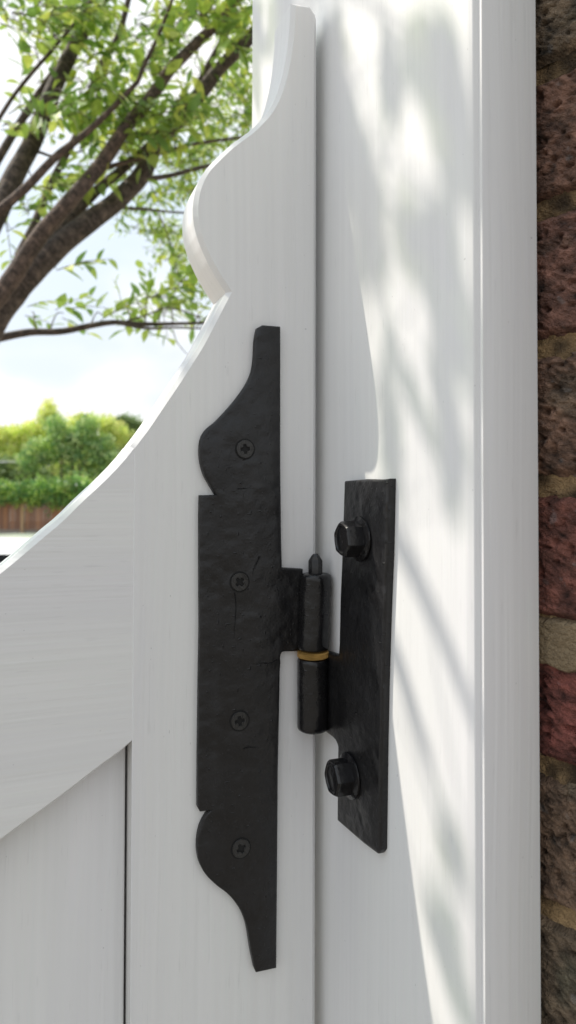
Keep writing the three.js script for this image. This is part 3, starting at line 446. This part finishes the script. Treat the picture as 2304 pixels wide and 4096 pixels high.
    const hang = over[2].clone().lerp(over[3], rn()); twigs.push(tube([hang, hang.clone().lerp(p, 0.5).add(new THREE.Vector3(0, 0.05, 0)), p], 0.0016, 0.0008, 6, 5, 1, 0));
  }
  for (const l of [[[985, 1330], [1060, 1480], [1130, 1640], [1190, 1800], [1230, 1900]], [[985, 1620], [1020, 1720], [1060, 1850], [1085, 1920]]]) { const P = l.map(([x, y]) => sunAt(x * 1.59, y * 1.59, 1.7)); twigs.push(tube(P, 0.0075, 0.0045, 14, 6, 3, 0.1)); twigs.push(tube([over[3], over[3].clone().lerp(P[0], 0.5).add(new THREE.Vector3(0, 0.06, 0)), P[0]], 0.01, 0.0075, 8, 6, 3, 0)); }

  const geos = [leafGeo(1, 0.48, 0.12), leafGeo(1, 0.55, 0.25)];
  const big = leaves.filter((l) => l.near < 4).sort((a, b) => a.near - b.near), single = new Set();
  for (const l of big) { const p = new THREE.Vector3().setFromMatrixPosition(l.m).project(camera); if (Math.abs(p.x) < 1.02 && Math.abs(p.y) < 1.02 && single.size < 290) single.add(l); }
  let q = 0; for (const l of single) { const m = part(tree, 'leaf', geos[q++ % 2], leafMats[l.mat]); m.applyMatrix4(l.m); }
  for (let k = 0; k < leafMats.length; k++) { const rest = leaves.filter((l) => !single.has(l) && l.mat === k); if (!rest.length) continue; const im = new THREE.InstancedMesh(geos[k % 2], leafMats[k], rest.length); rest.forEach((l, i) => im.setMatrixAt(i, l.m)); im.name = 'foliage'; im.userData.kind = 'stuff'; im.castShadow = im.receiveShadow = true; tree.add(im); }
  part(tree, 'twigs', mergeGeometries(twigs), barkRed).userData.kind = 'stuff';
}

// ------------------------------------------------------------------ the far side: white car, fence, ivy, trees, shed
const RIGHT = new THREE.Vector3().crossVectors(FWD, new THREE.Vector3(0, 1, 0)).normalize(), AWAY = new THREE.Vector3(FWD.x, 0, FWD.z).normalize();
const yaw = Math.atan2(-RIGHT.z, RIGHT.x);
const flat = (px, d, y = 0) => { const p = atDepth(px * 4, 1948, d); p.y = y; return p; };
{
  // car seen from its side: its roof, pillars and one dark window show over the gate. local x along the picture, z toward the viewer
  const o = flat(172, 4.5), car = thing('parked_car', 'white parked car whose roof and dark side window show over the gate', 'car', [o.x, 0, o.z]); car.rotation.y = yaw;
  const white = new THREE.MeshPhysicalMaterial({ color: new THREE.Color().setRGB(0.78, 0.78, 0.77), roughness: 0.35, clearcoat: 1, clearcoatRoughness: 0.08 }), glass = new THREE.MeshPhysicalMaterial({ color: new THREE.Color().setRGB(0.006, 0.007, 0.008), roughness: 0.12, specularIntensity: 0.35 }), rubber = new THREE.MeshStandardMaterial({ color: new THREE.Color().setRGB(0.02, 0.02, 0.02), roughness: 0.8 }), alloy = new THREE.MeshStandardMaterial({ color: new THREE.Color().setRGB(0.5, 0.5, 0.52), metalness: 1, roughness: 0.3 }), red = new THREE.MeshPhysicalMaterial({ color: new THREE.Color().setRGB(0.35, 0.01, 0.01), roughness: 0.15 });
  const w = 0.86; // half width
  const body = slab(spline([[0.34, 0.55], [0.36, 0.85], [0.30, 0.97], [-0.5, 0.98], [-2.4, 0.93], [-3.5, 0.86], [-3.75, 0.7], [-3.8, 0.35], [-3.7, 0.22]], 40).concat([[-3.45, 0.2], [-3.4, 0.42], [-3.2, 0.58], [-3.0, 0.62], [-2.8, 0.58], [-2.6, 0.42], [-2.55, 0.2], [-0.95, 0.2], [-0.9, 0.42], [-0.7, 0.58], [-0.5, 0.62], [-0.3, 0.58], [-0.1, 0.42], [-0.05, 0.2], [0.25, 0.22]]), -w + 0.04, w - 0.04, 0.04);
  part(car, 'body', body, white);
  // cabin: loft of the roof line inwards
  const lower = [[0.22, 0.96], [-2.35, 0.94]], tw = 0.6;
  const roof = []; const RL = [[0.08, 1.33], [-0.1, 1.405], [-0.4, 1.437], [-0.9, 1.45], [-1.3, 1.445], [-1.6, 1.41], [-1.72, 1.37]];
  { const pos = [], idx = [], R = spline(RL, 24), M = 16; R.forEach(([x, y], i) => { for (let j = 0; j <= M; j++) { const s = j / M * 2 - 1, e = Math.abs(s); pos.push(x, y - 0.05 * Math.pow(e, 6) - 0.018 * e * e, s * tw); } }); for (let i = 0; i < 24; i++) for (let j = 0; j < M; j++) { const a = i * (M + 1) + j, b = a + M + 1; idx.push(a, a + 1, b, a + 1, b + 1, b); } const g = new THREE.BufferGeometry(); g.setAttribute('position', new THREE.Float32BufferAttribute(pos, 3)); g.setIndex(idx); g.computeVertexNormals(); part(car, 'roof', g, white); }
  const quad = (a, b, c, d) => tris([...a, ...b, ...c, ...a, ...c, ...d]), merged = (l) => { const g = mergeGeometries(l); g.computeVertexNormals(); return g; };
  const sideW = (x0, x1, X0, X1, zs, yb = 0.97, yt = 1.385) => quad([x0, yb, zs * (w - 0.05)], [x1, yb, zs * (w - 0.05)], [X1, yt, zs * (tw + 0.005)], [X0, yt, zs * (tw + 0.005)]);
  for (const zs of [1, -1]) {
    for (const g of [sideW(-0.02, 0.22, -0.16, 0.08, zs, 0.95, 1.39), sideW(-1.14, -1.04, -1.06, -0.98, zs, 0.95, 1.39), sideW(-2.4, -2.28, -1.78, -1.68, zs, 0.95, 1.38)]) part(car, 'pillar', merged([g]), white);
    part(car, 'window', sideW(-1.04, -0.02, -0.98, -0.16, zs), glass); part(car, 'window', sideW(-2.28, -1.14, -1.68, -1.06, zs), glass);
    for (const x of [-3.0, -0.5]) { const g = new THREE.TorusGeometry(0.24, 0.085, 10, 28); g.scale(1, 1, 1.2); const t = part(car, 'wheel', g, rubber); t.position.set(x, 0.325, zs * (w - 0.14)); const r = new THREE.CylinderGeometry(0.19, 0.19, 0.1, 24); r.rotateX(Math.PI / 2); part(t, 'rim', r, alloy); }
    part(car, 'tail_lamp', box(0.05, 0.2, 0.18, 0.34, 0.8, zs * 0.66, 0.02), red);
  }
  part(car, 'rear_window', quad([0.23, 0.98, w - 0.1], [0.23, 0.98, -w + 0.1], [0.09, 1.34, -tw + 0.02], [0.09, 1.34, tw - 0.02]), glass);
  part(car, 'windscreen', quad([-2.42, 0.95, -w + 0.1], [-2.42, 0.95, w - 0.1], [-1.73, 1.37, tw - 0.02], [-1.73, 1.37, -tw + 0.02]), glass);
}
const clumpGeo = (() => { const rn = rng(5), l = []; for (let k = 0; k < 14; k++) { const g = leafGeo(0.13, 0.085, 0.2), m = new THREE.Matrix4().makeRotationFromEuler(new THREE.Euler(rn() * 6.3, rn() * 6.3, rn() * 6.3)).setPosition((rn() - 0.5) * 0.42, (rn() - 0.5) * 0.36, (rn() - 0.5) * 0.42); g.applyMatrix4(m); l.push(g); } return mergeGeometries(l); })();
const barkFar = new THREE.MeshStandardMaterial({ color: new THREE.Color().setRGB(0.16, 0.12, 0.09), roughness: 0.9 });
function crownInstances(parent, name, spots, colors, seed, s0 = 1) {
  const rn = rng(seed), list = []; for (const [c, rx, ry, rz, n] of spots) for (let k = 0; k < n; k++) { let x, y, z, r; do { x = rn() * 2 - 1; y = rn() * 2 - 1; z = rn() * 2 - 1; r = x * x + y * y + z * z; } while (r > 1 || r < 0.12 * rn() * 3); const lump = 0.82 + 0.75 * (noise(x * 3.1 + seed, y * 3.1, z * 3.1) - 0.5) + 0.3 * rn() * rn(); if (noise(x * 4 + 50, y * 5 + seed, z * 4) < 0.36) continue; list.push([c.x + x * rx * lump, c.y + y * ry * lump, c.z + z * rz * lump, y]); }
  const im = new THREE.InstancedMesh(clumpGeo, leafMat(1, 1, 1, 0.6), list.length), m = new THREE.Matrix4(), col = new THREE.Color();
  list.forEach(([x, y, z, h], i) => { const s = s0 * (0.7 + 0.6 * rn()); m.makeRotationFromEuler(new THREE.Euler(rn() * 6, rn() * 6, rn() * 6)).scale(new THREE.Vector3(s, s, s)).setPosition(x, y, z); im.setMatrixAt(i, m); const c = colors[Math.floor(rn() * colors.length)], k = 0.75 + 0.5 * rn(); im.setColorAt(i, col.setRGB(c[0] * k, c[1] * k, c[2] * k)); });
  im.name = name; im.castShadow = im.receiveShadow = true; parent.add(im); return im;
}
const FD = 26;                                                                  // how far the fence stands
const yAt = (py, d) => EYE + (487 - py) / F * d;
{
  const rn = rng(9), fence = thing('board_fence', 'brown weathered board fence with gaps, draped in ivy at the far side', 'fence'), cols = [[0.36, 0.19, 0.115], [0.31, 0.16, 0.1], [0.40, 0.21, 0.12], [0.27, 0.15, 0.1]].map((c) => new THREE.MeshStandardMaterial({ color: new THREE.Color().setRGB(...c), roughness: 0.9 }));
  const o = flat(23, FD); fence.position.copy(o); fence.rotation.y = yaw;
  const pg = new RoundedBoxGeometry(0.125, 1.78, 0.02, 1, 0.004), post = new RoundedBoxGeometry(0.11, 1.9, 0.11, 1, 0.01);
  const postM = new THREE.MeshStandardMaterial({ color: new THREE.Color().setRGB(0.50, 0.35, 0.21), roughness: 0.9 });
  for (let k = -24; k < 30; k++) { const p = part(fence, 'board', pg, cols[Math.floor(rn() * 4)]); p.position.set(k * 0.14 + (rn() - 0.5) * 0.012, 0.93, -0.07); p.rotation.z = (rn() - 0.5) * 0.012; }
  for (let k = -1; k < 3; k++) part(fence, 'post', post, postM).position.set(k * 1.9, 0.94, 0.02);
  for (const y of [0.4, 1.45]) part(fence, 'rail', box(7.6, 0.08, 0.04, 0.4, y, -0.105), cols[0]);
  part(fence, 'gravel_board', box(7.6, 0.14, 0.05, 0.4, 0.07, -0.03), new THREE.MeshStandardMaterial({ color: new THREE.Color().setRGB(0.3, 0.26, 0.22), roughness: 0.95 }));
}
{
  const ivy = thing('ivy', 'green ivy spilling over the top of the brown board fence', 'climbing plant'), S = [], rn = rng(15);
  for (let px = -45; px < 125; px += 7) { const d = FD - 0.15, drop = 2 + 9 * noise(px * 0.11, 3, 1) + (px > 25 ? 6 : 0); const mid = atDepth(px * 4, (490 + drop * 0.3 + 4 * (noise(px * 0.23, 8, 2) - 0.5)) * 4, d); S.push([mid, 0.34, 0.3 + drop / 40, 0.34, 28]); }
  crownInstances(ivy, 'foliage', S, [[0.34, 0.58, 0.14], [0.55, 0.74, 0.18], [0.18, 0.38, 0.12], [0.14, 0.30, 0.1]], 15, 0.85).userData.kind = 'stuff';
}
function bgTree(name, label, group, px, d, trunkY, spots, colors, seed, stems) {
  const b = flat(px, d), t = thing(name, label, 'tree', [0, 0, 0], group), rn = rng(seed);
  for (let k = 0; k < stems; k++) { const top = atDepth((px + (k - (stems - 1) / 2) * 9 + 3 * rn()) * 4, trunkY * 4, d); part(t, 'trunk', tube([b.clone().add(new THREE.Vector3((k - stems / 2) * 0.12, -0.05, 0)), b.clone().lerp(top, 0.5).add(new THREE.Vector3((k - stems / 2) * 0.15, 0, 0)), top], 0.12, 0.05, 12, 8, seed + k, 0.1), barkFar); }
  crownInstances(t, 'crown', spots.map(([x, y, rx, ry, n]) => [atDepth(x * 4, y * 4, d), rx / F * d, ry / F * d, rx / F * d * 0.8, n]), colors, seed).userData.kind = 'stuff';
}
const yel = [[0.80, 0.84, 0.3], [0.88, 0.90, 0.42], [0.62, 0.76, 0.24]], grn = [[0.32, 0.50, 0.2], [0.44, 0.64, 0.26], [0.66, 0.78, 0.40], [0.20, 0.38, 0.16], [0.60, 0.74, 0.22]], drk = [[0.24, 0.36, 0.14], [0.32, 0.42, 0.14]];
bgTree('broadleaf_tree', 'green many-stemmed tree standing just behind the ivy-topped fence', 'trees beyond the fence', 76, 28.5, 440, [[38, 448, 12, 8, 70], [58, 440, 14, 9, 100], [82, 436, 15, 9, 110], [100, 446, 13, 9, 100], [70, 452, 16, 8, 110], [48, 458, 12, 7, 70], [92, 460, 16, 8, 110], [28, 462, 12, 6, 50], [112, 462, 12, 10, 90], [56, 424, 9, 6, 40], [88, 424, 10, 6, 44], [68, 470, 10, 5, 30], [100, 474, 16, 6, 70]], grn, 101, 4);
bgTree('broadleaf_tree', 'sunny yellow-green tree rising highest behind the green many-stemmed one', 'trees beyond the fence', 58, 33, 450, [[48, 408, 5, 6, 30], [50, 418, 10, 7, 70], [40, 430, 15, 9, 120], [62, 430, 16, 10, 140], [85, 424, 16, 9, 130], [104, 424, 14, 8, 110], [76, 440, 24, 12, 220], [116, 436, 16, 12, 160], [40, 450, 24, 12, 200], [70, 470, 50, 14, 260]], yel, 103, 2);
bgTree('broadleaf_tree', 'sunny yellow-green tree at the left edge of the view', 'trees beyond the fence', 4, 32, 455, [[4, 436, 12, 8, 90], [20, 434, 12, 9, 100], [12, 450, 18, 10, 150], [-10, 446, 14, 12, 110], [-36, 440, 20, 16, 160], [10, 472, 36, 12, 220]], yel, 107, 2);
bgTree('broadleaf_tree', 'dark olive tree peeping out farthest right, just above the gate edge', 'trees beyond the fence', 128, 46, 450, [[122, 423, 8, 8, 150], [134, 427, 9, 9, 150], [128, 445, 22, 16, 420]], drk, 109, 1);
bgTree('shrub_tree', 'low dark green bush behind the fence at the left edge', 'trees beyond the fence', 6, 29.5, 478, [[2, 470, 20, 12, 260], [30, 476, 20, 8, 160], [-25, 468, 20, 14, 200]], drk, 113, 2);
{
  const a = atDepth(-70 * 4, 462 * 4, 27.6), b = atDepth(74 * 4, 460.5 * 4, 29.0), mid = a.clone().lerp(b, 0.5).add(new THREE.Vector3(0, -0.03, 0));
  const c = part(scene, 'overhead_cable', tube([a, mid, b], 0.026, 0.022, 20, 8, 3, 0), new THREE.MeshStandardMaterial({ color: new THREE.Color().setRGB(0.6, 0.62, 0.64), roughness: 0.5 }));
  tag(c, 'thin pale cable strung in front of the trees above the fence', 'cable');
}

scene.updateMatrixWorld(true);
renderer.render(scene, camera);
